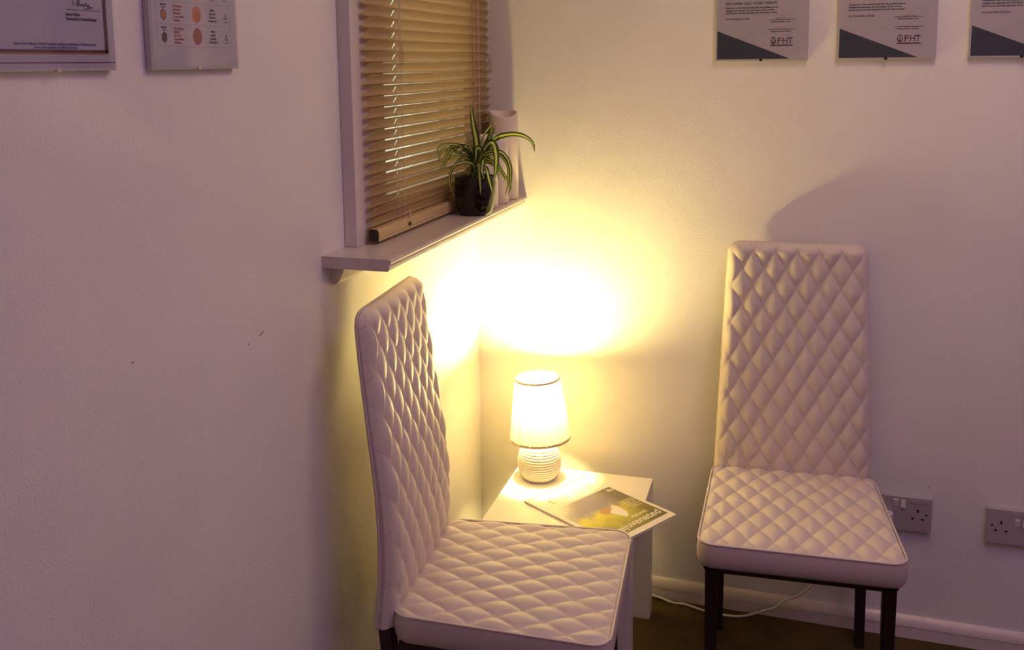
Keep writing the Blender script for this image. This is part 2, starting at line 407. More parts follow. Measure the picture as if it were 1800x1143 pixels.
# ------------------------------------------------------------------ window, sill
win = bpy.data.objects.new('window_1', None); link(win); win['kind'] = 'structure'; win.location = (0, -.375, WZ0)
def wpart(name, bm, mat, **k):
    o = obj(name, bm, mat, win, **k); o.matrix_parent_inverse = Matrix.Translation((0, .375, -WZ0)); return o
SX = .139; SZ = 1.056
wpart('casing', boxbm(0, .027, -.742, -.605, SZ, 2.2, bevel=.0015), 'frame_paint')
wpart('casing', boxbm(0, .024, -.145, -.0005, SZ, 2.2, bevel=.0015), 'frame_paint')
wpart('casing', boxbm(0, .024, -.605, -.145, 2.08, 2.2, bevel=.0015), 'frame_paint')
wpart('casing', boxbm(0, .024, -.605, -.145, SZ, WZ0, bevel=.0015), 'frame_paint')
bm = bmesh.new()
for a in ((-.60, -.575, WZ0, WZ1), (-.175, -.15, WZ0, WZ1), (-.575, -.175, WZ0, WZ0+.03), (-.575, -.175, WZ1-.03, WZ1)):
    box(bm, -.07, -.03, a[0], a[1], a[2], a[3], bevel=.002)
wpart('sash', bm, 'frame_paint')
wpart('pane', boxbm(-.052, -.048, -.576, -.174, WZ0+.029, WZ1-.029), 'pane')
prof = [(0, SZ), (SX-.006, SZ), (SX-.002, SZ-.0015), (SX, SZ-.005), (SX-.001, SZ-.008), (SX-.005, SZ-.010), (SX-.0035, SZ-.0135),
        (SX-.004, SZ-.019), (SX-.007, SZ-.022), (0, SZ-.022)]
sill = structure(obj('trim_1', prism(bmesh.new(), prof, 'y', -.832, 0), 'sill'))
sill.name = 'window_sill'; sill['kind'] = 'structure'
bat = [(0, SZ-.022), (.028, SZ-.022), (.026, SZ-.035), (.018, SZ-.052), (.010, SZ-.060), (.003, SZ-.060), (0, SZ-.055)]
o = structure(obj('trim_1', prism(bmesh.new(), bat, 'y', -.800, 0), 'gloss'))

# ------------------------------------------------------------------ venetian blind
blind = thing('venetian_blind', 'tan venetian blind with closed slats hanging over the window', 'blind', (.043, -.36, SZ+.006))
BI = Matrix.Translation((-.043, .36, -SZ-.006))
BY0, BY1 = -.706, -.008
def bpart(name, bm, mat, parent=None, **k):
    o = obj(name, bm, mat, parent or blind, **k)
    if not parent: o.matrix_parent_inverse = BI
    return o
LAD = (-.581, -.118)
HOLE = .0035
def slat_mesh():
    bm = bmesh.new(); nw = 8; wd = .0245; th = .0005
    tilt = math.radians(58.5)
    ys = [BY0]
    for l in LAD: ys += [l-HOLE, l+HOLE]
    ys += [BY1]; full = []
    for a, b in zip(ys, ys[1:]):
        n = max(1, int((b-a)/.05)); full += [a+(b-a)*i/n for i in range(n)]
    full.append(BY1); ys = full
    def sect(u, off):          # u in -1..1 across; room side is +x; upper edge towards the room
        a = u*.62; R = (wd/2)/math.sin(.62)
        cx, cz = R*math.sin(a), R*(math.cos(a)-math.cos(.62))+off   # chord along cx, crown cz
        dx, dz = math.cos(tilt), math.sin(tilt)                      # along chord, rising towards the room
        nx, nz = -math.sin(tilt), math.cos(tilt)
        return cx*dx+cz*nx, cx*dz+cz*nz
    grid = []
    for y in ys:
        e = min(y-BY0, BY1-y)
        row = []
        for off in (0, th):
            for i in range(nw+1):
                u = -1+2*i/nw
                x, z = sect(u, off); row.append(bm.verts.new((x, y, z)))
        grid.append(row)
    def hole(j, i):
        ym = (ys[j]+ys[j+1])/2
        return any(abs(ym-l) < HOLE*.9 for l in LAD) and 2 <= i <= 5
    for j in range(len(ys)-1):
        for i in range(nw):
            if hole(j, i): continue
            for s in (0, nw+1):
                bm.faces.new((grid[j][s+i], grid[j][s+i+1], grid[j+1][s+i+1], grid[j+1][s+i]))
        for i in (0, nw):
            bm.faces.new((grid[j][i], grid[j+1][i], grid[j+1][nw+1+i], grid[j][nw+1+i]))
    return bm
TOPZ = 2.10
first = bpart('slat', slat_mesh(), 'slat', smooth=True, recalc=False)
zs = []; z = SZ+.041
for k in range(60):
    zs.append(z); z += .0216 if k > 1 else .019
    if z > TOPZ-.02: break
for k, z in enumerate(zs):
    s = first if k == 0 else first.copy()
    if k: C.objects.link(s)
    s.location = (.043, 0, z)
    if k < 2: s.rotation_euler = (0, 0, 0)
br = [(.036, SZ+.007), (.054, SZ+.005), (.056, SZ+.008), (.055, SZ+.011), (.0562, SZ+.013), (.056, SZ+.025), (.052, SZ+.030), (.038, SZ+.030), (.036, SZ+.026)]
rail = bpart('bottom_rail', prism(bmesh.new(), br, 'y', BY0-.001, BY1), 'rail')
cap = bpart('end_cap', prism(bmesh.new(), [(a*1.0, z) for a, z in br], 'y', BY0-.004, BY0-.0008), 'rail_end')
bpart('cord_button', prism(bmesh.new(), [(.055, SZ+.014), (.0585, SZ+.015), (.0585, SZ+.021), (.055, SZ+.022)], 'y', -.567, -.557), 'rail_end')
bpart('head_rail', boxbm(.028, .066, BY0, BY1, TOPZ, TOPZ+.045, bevel=.003), 'rail')
for l in LAD:
    bm = bmesh.new()
    for dx in (.0115, -.0115):
        tube(bm, [(.043+dx*.75+.001, l+.006, SZ+.030), (.043+dx*.75+.001, l+.006, TOPZ)], .0006, 5, 1)
    bpart('ladder_cord', bm, 'cord')
    bpart('lift_cord', tube(bmesh.new(), [(.043, l, SZ+.030), (.043, l, TOPZ)], .0007, 5, 1), 'cord')
bm = bmesh.new(); tube(bm, [(.0555, -.557, SZ+.030), (.0562, -.5585, SZ+.036), (.056, -.5565, SZ+.040)], .0016, 6, 3); bpart('cord_knot', bm, 'cord')
# pull cord with clear tassel (left) and tilt cord with tassel (right)
for (ty, tz) in ((-.594, 1.4), (-.056, 1.375)):
    bm = bmesh.new()
    tube(bm, [(.060, ty-.003, tz+.045), (.062, ty-.004, 1.7), (.060, ty-.003, TOPZ+.01)], .0007, 5, 6)
    tube(bm, [(.060, ty+.003, tz+.045), (.061, ty+.005, 1.7), (.060, ty+.003, TOPZ+.01)], .0007, 5, 6)
    c = bpart('pull_cord', bm, 'cord')
    bm = bmesh.new(); lathe(bm, [(.0022, tz+.044), (.0045, tz+.04), (.0062, tz+.022), (.0058, tz+.004), (.0045, tz)], 8, .0625, ty, cap_top=True)
    bpart('tassel', bm, 'acrylic', smooth=False)

# ------------------------------------------------------------------ quilted high-back chair
def square_to_round(a, b, hw, hd, r):
    """a,b in metres inside the rectangle hw x hd; squeeze the corners to radius r"""
    ca, cb = hw-r, hd-r
    da, db = abs(a)-ca, abs(b)-cb
    if da > 0 and db > 0:
        k = max(da, db)/math.hypot(da, db)
        da *= k; db *= k
        return math.copysign(ca+da, a), math.copysign(cb+db, b)
    return a, b
def quilt(p, q):
    return (abs(math.sin(PI*p))*abs(math.sin(PI*q)))**.46
def seat_mesh():
    bm = bmesh.new(); uvl = bm.loops.layers.uv.new('UVMap')
    nx, ny = 132, 124; D = .398; Z = .425; TH = .055; r = .034
    G = []; UV = {}
    for j in range(ny+1):
        row = []
        for i in range(nx+1):
            s = -1+2*i/nx; t = j/ny
            # denser sampling at the rim
            a0, b0 = s*.5, (t-.5)
            a, b = square_to_round(a0*.40, b0*D, .20, D/2, r)
            e = max(0, min(.20-abs(a0*.40), D/2-abs(b0*D)))
            wf = (.41+(.37-.41)*(b/D+.5))/.40                      # wider at the front (b negative)
            x = a*wf; y = -D/2+b
            p = x/.052+(y+.012)/.088; q = x/.052-(y+.012)/.088
            k = min(1, e/.016)
            h = -.010+.0098*quilt(p, q)*k**.7
            re = .010
            if e < re: h += -(re-math.sqrt(max(0, re*re-(re-e)**2)))*.8+ .004*(1-e/re)
            h += .006*(1-(2*b0)**2)*(1-(2*a0)**2)
            bulge = 0
            v = bm.verts.new((x, y, Z+h)); row.append(v); UV[v] = (p, q)
        G.append(row)
    for j in range(ny):
        for i in range(nx):
            f = bm.faces.new((G[j][i], G[j][i+1], G[j+1][i+1], G[j+1][i]))
            for l in f.loops: l[uvl].uv = UV[l.vert]
    return bm, G
def rim(G):
    ny, nx = len(G)-1, len(G[0])-1
    return [G[0][i] for i in range(nx)]+[G[j][nx] for j in range(ny)]+[G[ny][i] for i in range(nx, 0, -1)]+[G[j][0] for j in range(ny, 0, -1)]
def seat_band(loop, ztop, zbot):
    bm = bmesh.new(); n = len(loop); cx = sum(p.x for p in loop)/n; cy = sum(p.y for p in loop)/n
    rings = []
    for (dz, g) in ((0, -.0005), (-.006, .0015), (-.02, .0030), (-.035, .0028), (-.047, .0005), (-.053, -.004), (-.055, -.012)):
        ring = []
        for i, p in enumerate(loop):
            t = (loop[(i+1) % n]-loop[i-1]); nn = Vector((t.y, -t.x, 0)).normalized()
            ring.append(bm.verts.new((p.x+nn.x*g, p.y+nn.y*g, p.z+dz)))
        rings.append(ring)
    for a, b in zip(rings, rings[1:]):
        for i in range(n): bm.faces.new((a[i], a[(i+1) % n], b[(i+1) % n], b[i]))
    bm.faces.new(rings[-1])
    return bm
def loop_tube(pts, r, seg=6):
    bm = bmesh.new(); n = len(pts); rings = []
    for i, p in enumerate(pts):
        t = (pts[(i+1) % n]-pts[i-1]).normalized(); a = t.cross(Vector((0, 0, 1)))
        a = a.normalized() if a.length > .2 else t.cross(Vector((0, 1, 0))).normalized()
        b = t.cross(a)
        rings.append([bm.verts.new(p+r*(math.cos(2*PI*k/seg)*a+math.sin(2*PI*k/seg)*b)) for k in range(seg)])
    for i in range(n):
        x, y = rings[i], rings[(i+1) % n]
        for k in range(seg): bm.faces.new((x[k], x[(k+1) % seg], y[(k+1) % seg], y[k]))
    return bm
REAR = [(.375, .037), (.40, .034), (.42, .032), (.486, .026), (.55, .026), (.62, .029), (.68, .035), (.745, .043), (.81, .050), (.87, .057), (.93, .062), (.97, .064)]
def rear(z):
    for (z0, a), (z1, b) in zip(REAR, REAR[1:]):
        if z <= z1:
            t = max(0, (z-z0)/(z1-z0)); return a+(b-a)*t
    return REAR[-1][1]
def rear_s(z): return sum(rear(z+k*.012) for k in (-2, -1, 0, 1, 2))/5
ZB, ZT = .385, .968
def back_grid(bm, side):
    nx, ny = 104, 190; H = ZT-ZB; r = .03; G = []; UV = {}
    for j in range(ny+1):
        row = []
        for i in range(nx+1):
            a0 = (-1+2*i/nx)*.17; b0 = (j/ny-.5)*H
            if b0 > 0: a, b = square_to_round(a0, b0, .17, H/2, r)
            else: a, b = a0, b0
            z = ZB+H/2+b; t = (z-ZB)/H
            x = a*(.368+(.318-.368)*t)/.34
            e = max(0, min(.17-abs(a0), H/2-b0 if b0 > 0 else 1))
            p = (x/.0505+(z-.43)/.087); q = (x/.0505-(z-.43)/.087)
            yr = rear_s(z)
            if side == 'front':
                re = .020
                roll = (re-math.sqrt(max(0, re*re-(re-e)**2))) if e < re else 0
                k = min(1, e/.02)**.8
                y = yr-.034+.006*max(0, min(1, (z-.55)/.38))+roll*.85-.0082*quilt(p, q)*k-.004*(1-(a0/.17)**2)
            else:
                re = .010
                roll = (re-math.sqrt(max(0, re*re-(re-e)**2))) if e < re else 0
                y = yr-roll*.8+.0015*quilt(p, q)*min(1, e/.02)
            v = bm.verts.new((x, y, z)); row.append(v); UV[v] = (p, q)
        G.append(row)
    return G, UV
def back_mesh():
    bm = bmesh.new(); uvl = bm.loops.layers.uv.new('UVMap')
    G, UV = back_grid(bm, 'front'); ny, nx = len(G)-1, len(G[0])-1
    for j in range(ny):
        for i in range(nx):
            f = bm.faces.new((G[j][i], G[j][i+1], G[j+1][i+1], G[j+1][i]))
            for l in f.loops: l[uvl].uv = UV[l.vert]
    fr = [v.co.copy() for v in rim(G)]
    # the plain rear shell joined behind
    bm2 = bmesh.new(); H, _ = back_grid(bm2, 'rear')
    for j in range(ny):
        for i in range(nx): bm2.faces.new((H[j][i], H[j+1][i], H[j+1][i+1], H[j][i+1]))
    rr = rim(H); fv = [bm2.verts.new(c) for c in fr]; n = len(rr)
    for i in range(n): bm2.faces.new((rr[i], rr[(i+1) % n], fv[(i+1) % n], fv[i]))
    pipe = [v.co.copy()+Vector((0, .001, 0)) for v in rr]
    return bm, bm2, pipe
def leg_bm(x, y, zt, xb, yb, wt=.027, wb=.022):
    bm = bmesh.new(); A = []; B = []
    for sx, sy in ((-1, -1), (1, -1), (1, 1), (-1, 1)):
        A.append(bm.verts.new((x+sx*wt/2, y+sy*wt/2, zt))); B.append(bm.verts.new((xb+sx*wb/2, yb+sy*wb/2, .006)))
    for i in range(4): bm.faces.new((A[i], A[(i+1) % 4], B[(i+1) % 4], B[i]))
    bm.faces.new(A); bm.faces.new(list(reversed(B)))
    bmesh.ops.bevel(bm, geom=[e for e in bm.edges if abs(e.verts[0].co.z-e.verts[1].co.z) > .1], offset=.003, segments=2, affect='EDGES')
    return bm
def make_chair(label, loc, rotz):
    t = thing('dining_chair', label, 'chair', loc, rotz, 'quilted high-back chairs')
    bm, G = seat_mesh(); lp = [v.co.copy() for v in rim(G)]
    seat = obj('seat', bm, 'leather', t, smooth=True, recalc=False)
    for v in lp: v.z = .4175
    obj('seat_band', seat_band(lp, .4175, .37), 'leather_plain_shaded', seat, smooth=True)
    obj('piping', loop_tube([Vector((p.x, p.y, .418)) for p in lp[::2]], .0022), 'piping', seat, smooth=True)
    b1, b2, pp = back_mesh()
    back = obj('backrest', b1, 'leather', t, smooth=True, recalc=False)
    obj('back_cover', b2, 'leather_plain_shaded', back, smooth=True)
    obj('piping', loop_tube(pp[::2], .0014), 'piping', back, smooth=True)
    bm = bmesh.new()
    ZT_, ZB_ = .3635, .3435
    for sx in (-1, 1):
        bar = box(bm, 0, 1, 0, 1, 0, 1) if 0 else None
        x0, x1 = sx*.192, sx*.170
        vs = [(x0, -.362, ZB_), (x1, -.362, ZB_), (x1-sx*.012, -.012, ZB_), (x0-sx*.012, -.012, ZB_)]
        A = [bm.verts.new(v) for v in vs]; B = [bm.verts.new((v[0], v[1], ZT_)) for v in vs]
        for i in range(4): bm.faces.new((A[i], A[(i+1) % 4], B[(i+1) % 4], B[i]))
        bm.faces.new(A); bm.faces.new(B)
    box(bm, -.17, .17, -.372, -.352, ZB_, ZT_); box(bm, -.16, .16, -.03, -.012, ZB_, ZT_)
    obj('seat_frame', bm, 'chair_metal', t)
    obj('bracket', boxbm(-.198, -.185, -.34, -.33, ZB_-.004, ZB_+.014, bevel=.001), 'clip', t)
    obj('bracket', boxbm(.185, .198, -.34, -.33, ZB_-.004, ZB_+.014, bevel=.001), 'clip_dark', t)
    for sx in (-1, 1):
        l = obj('leg', leg_bm(sx*.175, -.357, ZB_+.002, sx*.175, -.36), 'chair_metal', t)
        obj('foot_cap', boxbm(sx*.175-.012, sx*.175+.012, -.372, -.348, 0, .007, bevel=.001), 'hole', l)
        l = obj('leg', leg_bm(sx*.166, .014, .386, sx*.166, -.016), 'chair_metal', t)
        obj('foot_cap', boxbm(sx*.166-.012, sx*.166+.012, -.028, -.004, 0, .007, bevel=.001), 'hole', l)
    return t
def copy_tree(o, parent=None):
    c = o.copy(); C.objects.link(c)
    if parent: c.parent = parent; c.matrix_parent_inverse = o.matrix_parent_inverse.copy()
    for ch in o.children: copy_tree(ch, c)
    return c
chair = make_chair('quilted off-white chair against the left wall, in the foreground below the window sill', (.131, -.714, 0), math.radians(95.3))
chair2 = copy_tree(chair)
chair2.location = (.822, -.073, 0); chair2.rotation_euler = (0, 0, math.radians(4))
chair2['label'] = 'quilted off-white chair against the back wall, right of the table, facing the viewer'

# ------------------------------------------------------------------ side table
TW, TH_, TL = .350, .357, .044
table = thing('side_table', 'small square white side table in the corner holding the lamp and magazine', 'table', (.488, -.074, 0), .022)
obj('tabletop', boxbm(-TW, 0, -TW, 0, TH_-.048, TH_, bevel=.0012), 'table', table)
for (a, b) in ((-TW, -TW), (-TL, -TW), (-TW, -TL), (-TL, -TL)):
    obj('leg', boxbm(a, a+TL, b, b+TL, 0, TH_-.0485, bevel=.001), 'table', table)

# ------------------------------------------------------------------ table lamp
LX, LY = .210, -.146
lamp = thing('table_lamp', 'lit ceramic table lamp with ribbed round base and cream pleated shade', 'lamp', (LX, LY, TH_+.0003))
def ribs(r, z, th): return 0
prof = [(.030, 0), (.033, .001)]
n = 110
for i in range(n+1):
    z = .002+.090*i/n
    t = (z-.043)/.047
    r = .0555*max(0, 1-abs(t)**2.0*.62)**.5*1.0
    if i == 0: r = .0345
    r = max(r, .034)
    if .016 < z < .082: r += .0015*math.cos((z-.016)/.0060*2*PI)-.0012
    prof.append((r, z))
prof += [(.030, .0935), (.017, .096), (.016, .104), (.0, .104)]
base = obj('base', lathe(bmesh.new(), prof, 64), 'ceramic', lamp, smooth=True)
obj('bulb_holder', lathe(bmesh.new(), [(.013, .104), (.0145, .106), (.0145, .165), (.012, .172), (.012, .190)], 24, cap_top=True), 'brass', lamp, smooth=True)
bz = .190; prof = [(.006, bz), (.012, bz+.006)]
for i in range(1, 17):
    a = -PI/2+PI*i/16
    if math.cos(a)*.021 < .0121 and a < 0: continue
    prof.append((max(.0004, .0225*math.cos(a)), bz+.045+.0255*math.sin(a)))
obj('bulb', lathe(bmesh.new(), prof, 20, cap_top=True), 'bulb', lamp, smooth=True)
shade = bpy.data.objects.new('lamp_shade', None)
def shade_bm():
    bm = bmesh.new(); np_ = 46; seg = np_*6; rings = []
    for k in range(15):
        t = k/14; z = .107+.155*t; r = .0750+(.0545-.0750)*t; ring = []
        for i in range(seg):
            th = 2*PI*i/seg; ph = (i % 6)/6
            pl = (.0026 if ph < .34 else -.0012)*(.8+.35*math.sin((i//6)*1.7))
            rr = r+pl
            ring.append(bm.verts.new((rr*math.cos(th), rr*math.sin(th), z)))
        rings.append(ring)
    for a, b in zip(rings, rings[1:]):
        for i in range(seg): bm.faces.new((a[i], a[(i+1) % seg], b[(i+1) % seg], b[i]))
    return bm
tilt = Matrix.Translation((0, 0, .18)) @ Matrix.Rotation(math.radians(-2.5), 4, 'Y') @ Matrix.Translation((0, 0, -.18))
sh = obj('lamp_shade', shade_bm(), 'shade', lamp)
def band(r0, r1, z0, z1):
    bm = bmesh.new(); th = .0018
    return lathe(bm, [(r0+th, z0), (r1+th, z1), (r1-th, z1), (r0-th, z0), (r0+th, z0)], 96, cap_bottom=False)
b1_ = obj('trim', band(.0757, .0748, .1055, .1120), 'shade_trim', sh, smooth=False)
b2_ = obj('trim', band(.0555, .0550, .2585, .2635), 'shade_trim', sh, smooth=False)
sh.matrix_basis = tilt
# wire ring that carries the shade
bm = bmesh.new()
for k in range(3):
    a = 2*PI*k/3+.4; tube(bm, [(.013*math.cos(a), .013*math.sin(a), .150), (.071*math.cos(a), .071*math.sin(a), .112)], .0011, 6, 1)
obj('shade_carrier', bm, 'clip', lamp)

# lamp flex: over the back of the table, along the floor behind the chair, up to the plug
flex = [(LX+.01, LY+.035, TH_+.004), (LX+.02, LY+.06, TH_+.004), (LX+.03, -.066, TH_+.002), (LX+.032, -.058, TH_-.03), (LX+.05, -.045, .15), (.28, -.035, .02), (.36, -.028, .004),
        (.475, -.0215, .010), (.53, -.030, .004), (.567, -.030, .004), (.606, -.042, .004), (.652, -.050, .004), (.70, -.046, .004), (.735, -.030, .006),
        (.774, -.030, .026), (.795, -.030, .037), (.815, -.030, .058), (.842, -.030, .073), (.868, -.030, .099), (.896, -.030, .129), (.95, -.03, .18), (1.0, -.036, .235), (1.03, -.036, .278)]
tag(obj('lamp_cable', tube(bmesh.new(), flex, .0031, 8, 8), 'cable', smooth=True), 'thin white lamp cable trailing over the carpet behind the right chair legs', 'cable')

# ------------------------------------------------------------------ magazine
mag = thing('magazine', 'magazine with a green landscape cover lying on the white side table', 'magazine', (.213, -.291, TH_+.0003))
a_ = math.atan2(.187, .111)     # direction of the top edge of the cover
r_ = Vector((.111, .187, 0)).normalized(); u_ = Vector((-r_.y, r_.x, 0))       # r: along title, u: towards the title edge
mag.rotation_euler = (0, 0, 0)
def mag_block(z0, z1, grow, mat, name, w=.213, h=.292):
    bm = bmesh.new(); P0 = Vector((0, 0, 0))
    pts = [(0, 0), (w+grow, 0), (w+grow, -h-grow), (0, -h-grow)]
    A = [bm.verts.new(r_*a+u_*b+Vector((0, 0, z0))) for a, b in pts]; B = [bm.verts.new(r_*a+u_*b+Vector((0, 0, z1))) for a, b in pts]
    for i in range(4): bm.faces.new((A[i], A[(i+1) % 4], B[(i+1) % 4], B[i]))
    bm.faces.new(A); bm.faces.new(B)
    return obj(name, bm, mat, mag)
mag_block(.0003, .0042, -.001, 'pages', 'pages'); mag_block(.0042, .0046, 0, 'paper', 'front_cover'); mag_block(0, .0003, 0, 'paper', 'back_cover')
sm = Sheet(mag, (0, 0, .0046), r_, u_, .00012)
mw, mh = .213, .292
pic = sm.rect('cover_picture', .012, mw-.010, -mh+.018, -.088, 'cover', 1)
uvl = pic.data.uv_layers.new(name='UVMap')
for i, uv in enumerate(((0, 0), (1, 0), (1, 1), (0, 1))): uvl.data[i].uv = uv
sm.rect('title_stripe', .004, mw-.004, -.011, -.004, 'ink_stripe')
sm.text('therapist', .035, -.062, .046, 'ink_paleyellow', width=.150, bold=.008)
sm.text('fht', mw-.012, -.108, .017, 'ink_white', align='RIGHT', bold=.02)
sm.text('FEELING', .125, -mh+.056, .0125, 'ink_white', width=.05, bold=.02)
sm.text('rejuvenated', .048, -mh+.030, .032, 'ink_white', width=.146, bold=.012)
sm.text('How nature\nhelps you heal\nand grow\nTherapy for\nwellbeing', mw-.035, -mh+.125, .0085, 'ink_white', align='CENTER', lead=1.05)
# printed picture: a figure lying back in the meadow, white dress
def blob(pts, n=5): 
    c = catmull([(a, b, 0) for a, b in pts+[pts[0]]], n)[:-1]; return [(p.x, p.y) for p in c]
sm.poly('printed_figure', blob([(.086, -.168), (.100, -.158), (.120, -.164), (.128, -.180), (.112, -.190), (.094, -.184)]), 'ink_skin', 2)
sm.poly('printed_dress', blob([(.104, -.184), (.122, -.172), (.136, -.160), (.140, -.178), (.138, -.205), (.122, -.222), (.112, -.205)]), 'ink_white', 3)

# ------------------------------------------------------------------ plant
PX, PY = .1075, -.306
plant = thing('spider_plant', 'spider plant with arching striped leaves in a dark glazed pot on the sill', 'plant', (PX, PY, SZ+.0003))
pr = [(.030, 0), (.036, .001), (.039, .006), (.0445, .025), (.0475, .050), (.048, .070), (.0465, .082), (.0475, .086), (.047, .089), (.0445, .089), (.0435, .084), (.044, .066), (.0, .066)]
def relief(r, z, th):
    if r < .0395 or z > .08: return 0
    return .0011*math.sin(9*th+z*120)*math.sin(z*210+2*math.sin(5*th))
pr2 = []
for (a, b) in zip(pr[:6], pr[1:7]):
    for k in range(4): pr2.append((a[0]+(b[0]-a[0])*k/4, a[1]+(b[1]-a[1])*k/4))
pr2 += pr[6:11]
pot = obj('pot', lathe(bmesh.new(), pr2, 72, fr=relief), 'pot', plant, smooth=True)
obj('soil', lathe(bmesh.new(), [(.0425, .070), (.0435, .076), (.03, .079), (.001, .081)], 24, cap_top=True), 'soil', plant, smooth=True)
def leaf(pts, w, name='leaf', roll=0):
    path = catmull([Vector(p)-Vector((PX, PY, SZ)) for p in pts], 6); n = len(path)
    bm = bmesh.new(); uvl = bm.loops.layers.uv.new('UVMap'); rows = []
    view = Vector((.55, -.83, .15)).normalized()
    for i, p in enumerate(path):
        t = (path[min(i+1, n-1)]-path[max(i-1, 0)]).normalized()
        side = t.cross(Vector((0, 0, 1)))
        if side.length < .3: side = t.cross(view)
        side.normalize()
        vs = t.cross(view); vs = vs.normalized() if vs.length > .05 else side
        if vs.dot(side) < 0: side = -side
        side = (side*(1-roll)+vs*roll).normalized(); nor = side.cross(t).normalized()
        f = i/(n-1); ww = w*min(1, .45+f*2.2)*(1-f**3.2)**.9+.0003
        rows.append([bm.verts.new(p+side*ww*s/2+nor*abs(s)*ww*.16) for s in (-1, -.36, .36, 1)])
    us = (0, .32, .68, 1)
    for a, b in zip(rows, rows[1:]):
        for k in range(3):
            f = bm.faces.new((a[k], a[k+1], b[k+1], b[k]))
            for l, u in zip(f.loops, (us[k], us[k+1], us[k+1], us[k])): l[uvl].uv = (u, .5)
    return obj(name, bm, 'leaf', plant, smooth=True, recalc=False)
CAMV = Vector(CAMPOS)
def q(px, py, d=0.0):
    """point on the plant's own vertical mid plane, d metres nearer the room"""
    cy_, sy_, cp_, sp_ = math.cos(YAW), math.sin(YAW), math.cos(PITCH), math.sin(PITCH)
    f = Vector((-sy_*cp_, cy_*cp_, -sp_)); r = Vector((cy_, sy_, 0)); u = r.cross(f)
    c, s = math.cos(ROLL), math.sin(ROLL); r2 = c*r+s*u; u2 = -s*r+c*u
    ray = r2*(px-900)/FPX-u2*(py-CY)/FPX+f
    nrm = Vector((.30, -.95, 0)).normalized(); P = Vector((PX, PY, SZ))+nrm*d
    pt = CAMV+ray*((P-CAMV).dot(nrm)/ray.dot(nrm))
    if pt.x < .068: pt = CAMV+ray*((.068+d*.3-CAMV.x)/ray.x)       # leaves on this side arch in front of the blind
    return pt
R0 = (PX+.002, PY, SZ+.080)
def lf(pts, w, roll=.6, r0=None):
    a = Vector(r0 or (PX+rnd.uniform(-.012, .012), PY+rnd.uniform(-.012, .012), SZ+.078))
    leaf([a]+[q(*p) for p in pts], w, roll=roll)
# each: waypoints seen from the room (across, down), nearer by d; width
for pts, w, roll in (
    ([(838, 262), (832, 220), (827, 182)], .0135, .9),
    ([(846, 275), (858, 245), (868, 219)], .0105, .9),
    ([(850, 270), (862, 240), (871, 222)], .0085, .8),
    ([(842, 262), (850, 238), (866, 219), (880, 214)], .0050, .5),
    ([(862, 252, .01), (888, 238, .02), (915, 238, .03), (935, 250, .03), (940, 268, .03)], .0105, .7),
    ([(852, 262, .01), (866, 252, .02), (872, 275, .03), (871, 300, .035), (868, 318, .035)], .0125, .9),
    ([(845, 268, .01), (838, 262, .015), (836, 285, .02)], .010, .8),
    ([(850, 272, .01), (880, 268, .02), (896, 290, .02), (897, 322, .02), (892, 345, .02)], .0075, .8),
    ([(852, 276, .01), (876, 272, .02), (892, 292, .02), (893, 320, .02), (888, 346, .02)], .0070, .8),
    ([(850, 280, .01), (874, 292, .01), (889, 312, .01), (897, 328, .01), (895, 338, .01)], .0060, .7),
    ([(848, 285, .01), (868, 290, .01), (884, 310, .01), (890, 322, .01)], .0050, .7),
    ([(842, 288, .03), (843, 310, .045), (845, 342, .052)], .0095, .9),
    ([(848, 282, .03), (847, 300, .045), (851, 314, .05)], .0080, .9),
    ([(852, 295, .03), (860, 318, .045), (867, 345, .05)], .0080, .9),
    ([(835, 285), (822, 262), (806, 258), (790, 272), (778, 300)], .0095, .7),
    ([(832, 284), (815, 262), (798, 257), (785, 268), (775, 298)], .0070, .7),
    ([(830, 280), (812, 258), (790, 254), (772, 258), (768, 272)], .0065, .6),
    ([(828, 286), (806, 268), (784, 262), (773, 272), (772, 286)], .0060, .6),
    ([(828, 288), (810, 276), (792, 276), (780, 288), (771, 302)], .0055, .6),
    ([(832, 290, .02), (812, 286, .04), (796, 295, .05), (790, 320, .05), (798, 345, .05)], .0065, .8),
    ([(838, 285), (826, 265), (818, 258), (812, 262)], .0085, .6),
    ([(840, 282), (848, 262), (856, 255), (864, 262)], .0080, .6),
    ([(845, 285), (864, 278), (874, 284), (882, 300)], .0055, .6),
    ([(836, 280), (828, 262), (826, 252)], .0070, .8),
    ([(842, 280), (860, 262), (873, 256), (877, 266)], .0060, .6),
    ([(834, 288), (818, 278), (806, 282), (800, 292)], .0060, .6),
    ([(838, 285), (832, 272), (812, 266), (798, 272)], .0060, .6),
    ([(850, 288), (866, 290), (874, 302), (876, 318)], .0055, .7),
    ([(828, 278), (820, 240), (812, 228), (795, 232)], .0035, .5)):
    lf(pts, w*1.28, roll)

